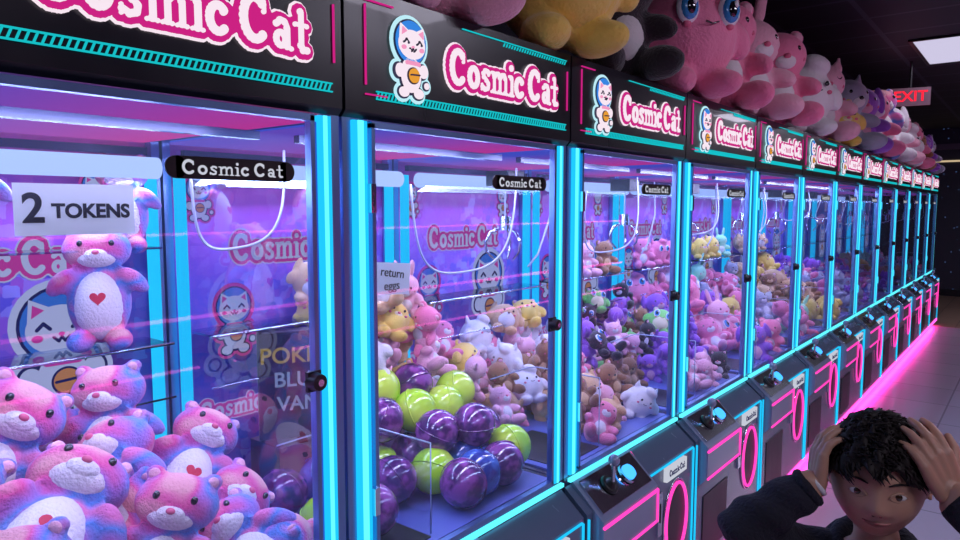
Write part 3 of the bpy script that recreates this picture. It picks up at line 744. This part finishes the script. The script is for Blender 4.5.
# hair
b=MB(); vs=[]; fs=[]; N,Mn=72,40
def hairz(t):
    f=max(0,-math.sin(t)); bk=max(0,math.sin(t))
    return .040*f+(-.055)*bk + (.010*math.sin(t*9) if f>0 else 0)
for i in range(Mn+1):
    for k in range(N):
        t=2*math.pi*k/N; zl=hairz(t)/.104; z=1-(1-zl)*(i/Mn); ph=math.acos(max(-1,min(1,z)))
        d=(math.sin(ph)*math.cos(t),math.sin(ph)*math.sin(t),math.cos(ph)); p=headpt(d)
        bump=.012+.004*math.sin(t*11+ph*7)+.003*math.sin(t*23-ph*13)
        if i==Mn: bump=-.002
        vs.append(HC+tilt@(p+Vector(d)*bump))
fs=[(i*N+k,(i+1)*N+k,(i+1)*N+(k+1)%N,i*N+(k+1)%N) for i in range(Mn) for k in range(N)]
b.add(vs,fs,M_HAIR,True)
rr=random.Random(9)
for q in range(1500):
    t=rr.uniform(0,2*math.pi); zl=hairz(t)/.104; z=rr.uniform(zl+.03,1); ph=math.acos(z)
    d=Vector((math.sin(ph)*math.cos(t),math.sin(ph)*math.sin(t),math.cos(ph))); p=headpt(d)+d*.006
    fl=(Vector((.35+rr.uniform(-.5,.5),-.4+rr.uniform(-.3,.3),.1 if z>.5 else -.5))); fl=(fl-d*fl.dot(d)*.8)
    L=rr.uniform(.018,.034); pts=[]
    for s in range(5):
        u=s/4; pts.append(HC+tilt@(p+d*(L*.6*u-.25*L*u*u)+fl*L*.8*u*u))
    b.tube(pts,[.0028,.0026,.0021,.0014,.0004],M_HAIR,4)
obj('hair',b.mesh('hair'),boy)
def hand(name,wrist,pd,back,thumb_side,sc=1.0,curl=.35):
    pd=Vector(pd).normalized(); nb=Vector(back); nb=(nb-pd*nb.dot(pd)).normalized(); sd=pd.cross(nb).normalized()*thumb_side
    w=Vector(wrist); g=MB(); S=sc
    def P(a,b_,c): return w+pd*a*S+sd*b_*S+nb*c*S
    chain(g,[(P(-.012,0,0),.0165*S),(P(.006,0,0),.0165*S)],4)
    lens=[(.021,.052,1.0),(.007,.056,1.05),(-.0075,.053,.97),(-.021,.046,.78)]
    for (off,kn,l) in lens:
        k0=P(.0,off*.55,0); k1=P(kn,off,.004)
        chain(g,[(k0,.0115*S),(P(kn*.5,off*.85,.002),.0105*S),(k1,.0088*S)],8)
        ang=0; p=k1; r=.0078*S; dirb=(pd+sd*(off*5)).normalized()
        for j,seg in enumerate((.026,.018,.014)):
            ang+=curl*(1.0 if j else .6); d=(dirb*math.cos(ang)-nb*math.sin(ang)).normalized(); q=p+d*seg*l*S; r2=(.0072,.0064,.0052)[j]*S
            chain(g,[(p,r),(q,r2)],6); p=q; r=r2
    chain(g,[(P(.012,.012,-.004),.0125*S),(P(.032,.034,-.010),.0098*S),(P(.050,.046,-.014),.0082*S),(P(.066,.050,-.020),.0062*S)],7)
    me=remesh(g,.0021,2)
    me.materials.append(M_SKIN)
    for p in me.polygons: p.use_smooth=True
    obj(name,me,boy)
hand('hand_right',WR[-1],(.10,.35,1.0),(-.95,-.45,0),-1,1.0,.42)
hand('hand_left',WR[1],(-.48,.08,1.0),(.55,-.85,.30),1,1.10,.36)

# ---------------------------------------------------------------- room
def tile_mat(name,c1,c2,mortar,scale,rough,bw=.5,rh=.5,ms=.01):
    m=bpy.data.materials.new(name); m.use_nodes=True; nt=m.node_tree; p=nt.nodes['Principled BSDF']; p.inputs['Roughness'].default_value=rough
    tc=nt.nodes.new('ShaderNodeTexCoord'); br=nt.nodes.new('ShaderNodeTexBrick'); br.offset=0
    br.inputs['Color1'].default_value=(*c1,1); br.inputs['Color2'].default_value=(*c2,1); br.inputs['Mortar'].default_value=(*mortar,1)
    br.inputs['Scale'].default_value=scale; br.inputs['Mortar Size'].default_value=ms; br.inputs['Brick Width'].default_value=bw; br.inputs['Row Height'].default_value=rh
    nt.links.new(tc.outputs['Object'],br.inputs['Vector']); nt.links.new(br.outputs['Color'],p.inputs['Base Color']); return m
M_FLOOR=tile_mat('floor_tile',(.36,.34,.40),(.40,.38,.44),(.22,.21,.25),1.0,.24,.6,.6,.006)
M_WOOD=tile_mat('floor_wood',(.26,.17,.12),(.32,.21,.15),(.12,.08,.06),1.0,.4,1.2,.3,.006)
M_CEIL=tile_mat('ceiling_tile_black',(.014,.014,.022),(.018,.018,.026),(.06,.06,.09),1.0,.6,.6,.6,.02)
M_WALL=principled('wall_dark',(.02,.02,.04),.7)
def slab(name,x0,x1,y0,y1,z0,z1,mat):
    b=MB(); b.box(x0,x1,y0,y1,z0,z1,mat); return obj(name,b.mesh(name))
XE=15.0; YF=-4.6; YK=1.0; XL=-2.5; H=3.0
slab('floor',XL,11.0,YF,YK+2,-.05,0,M_FLOOR); slab('floor_wood',11.0,XE,YF,YK+2,-.05,0,M_WOOD)
slab('ceiling',XL,XE,YF,YK+2,H,H+.05,M_CEIL)
slab('wall_back',XL,11.3,YK,YK+.1,0,H,M_WALL); slab('wall_left',XL-.1,XL,YF,YK,0,H,M_WALL); slab('wall_front',XL,XE,YF-.1,YF,0,H,M_WALL)
m=bpy.data.materials.new('star_curtain'); m.use_nodes=True; nt=m.node_tree; p=nt.nodes['Principled BSDF']; p.inputs['Base Color'].default_value=(.03,.03,.05,1)
v=nt.nodes.new('ShaderNodeTexVoronoi'); v.inputs['Scale'].default_value=9; tc=nt.nodes.new('ShaderNodeTexCoord'); nt.links.new(tc.outputs['Object'],v.inputs['Vector'])
mr=nt.nodes.new('ShaderNodeMath'); mr.operation='LESS_THAN'; mr.inputs[1].default_value=.10; nt.links.new(v.outputs['Distance'],mr.inputs[0])
mm=nt.nodes.new('ShaderNodeMath'); mm.operation='MULTIPLY'; mm.inputs[1].default_value=.15; nt.links.new(mr.outputs[0],mm.inputs[0])
p.inputs['Emission Color'].default_value=(.2,.4,1,1); nt.links.new(mm.outputs[0],p.inputs['Emission Strength'])
slab('wall_right',XE,XE+.1,YF,YK+2,0,H,m)
slab('trim_1',XE-.03,XE,YF,YK+2,2.40,2.43,emission('trim_warm',(1,.75,.45),.6))
slab('trim_2',XE-.05,XE,YF,YK+2,2.62,2.72,principled('trim_dark',(.12,.09,.14),.5))
slab('reflected_neon_1',0,11,YF,YF+.03,.62,.65,M_MAGR); slab('reflected_neon_2',0,11,YF,YF+.03,1.35,1.37,M_MAGR); slab('reflected_neon_3',0,11,YF,YF+.03,.18,.2,M_MAGR)  # unseen strips added for glass reflections, standing in for neon of machines opposite
slab('baseboard_right',XE-.02,XE,YF,YK+2,0,.12,M_KNOB)
M_TROF=emission('troffer_diffuser',(.62,.58,.78),1.0)
def troffer(x,y,lx=1.2,ly=.6,en=0):
    e=empty('ceiling_light',(x,y,H)); b=MB()
    b.box(-lx/2,lx/2,-ly/2,ly/2,-.012,-.004,M_TROF)
    for a in ((-lx/2-.03,-lx/2,-ly/2-.03,ly/2+.03),(lx/2,lx/2+.03,-ly/2-.03,ly/2+.03),(-lx/2,lx/2,-ly/2-.03,-ly/2),(-lx/2,lx/2,ly/2,ly/2+.03)): b.box(a[0],a[1],a[2],a[3],-.018,-.001,M_KNOB)
    obj('panel',b.mesh('panel'),e)
    if en:
        L=bpy.data.lights.new('troffer_fill_lamp','AREA'); L.shape='RECTANGLE'; L.size=1.1; L.size_y=.5; L.energy=en; L.color=(.85,.80,1.0)
        obj('lamp',L,e,(0,0,-.03))
troffer(7.6,-.47,en=5); troffer(.2,-2.4,en=30); troffer(3.4,-2.4,en=44); troffer(11.0,-2.6,en=50)  # panels out of view by the camera: added fill for boy and plushes
e=empty('exit_sign',(8.0,-.04,2.66),(0,0,math.radians(-75)))
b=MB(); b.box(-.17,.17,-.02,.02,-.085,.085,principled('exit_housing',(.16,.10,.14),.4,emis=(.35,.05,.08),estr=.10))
b.cyl((0,0,.085),(0,0,.34),.012,.012,M_KNOB,10)
obj('housing',b.mesh('housing'),e); obj('letters',text_mesh('EXIT',.14,emission('exit_red',(1,.02,.05),1.2),'letters',.003),e,(0,-.022,0),(math.pi/2,0,0))
w=bpy.data.worlds.new('w'); scene.world=w; w.use_nodes=True
w.node_tree.nodes['Background'].inputs[0].default_value=(.10,.10,.30,1); w.node_tree.nodes['Background'].inputs[1].default_value=.3

# ---------------------------------------------------------------- camera
cd=bpy.data.cameras.new('camera'); cd.lens=26; cd.sensor_width=36; cd.clip_start=.02
cam=obj('camera',cd,None,(0,-1.095,1.58))
yaw=math.radians(38.85); pt=math.radians(5.1)
d=Vector((math.cos(yaw)*math.cos(pt),math.sin(yaw)*math.cos(pt),-math.sin(pt)))
cam.rotation_euler=d.to_track_quat('-Z','Y').to_euler()
scene.camera=cam
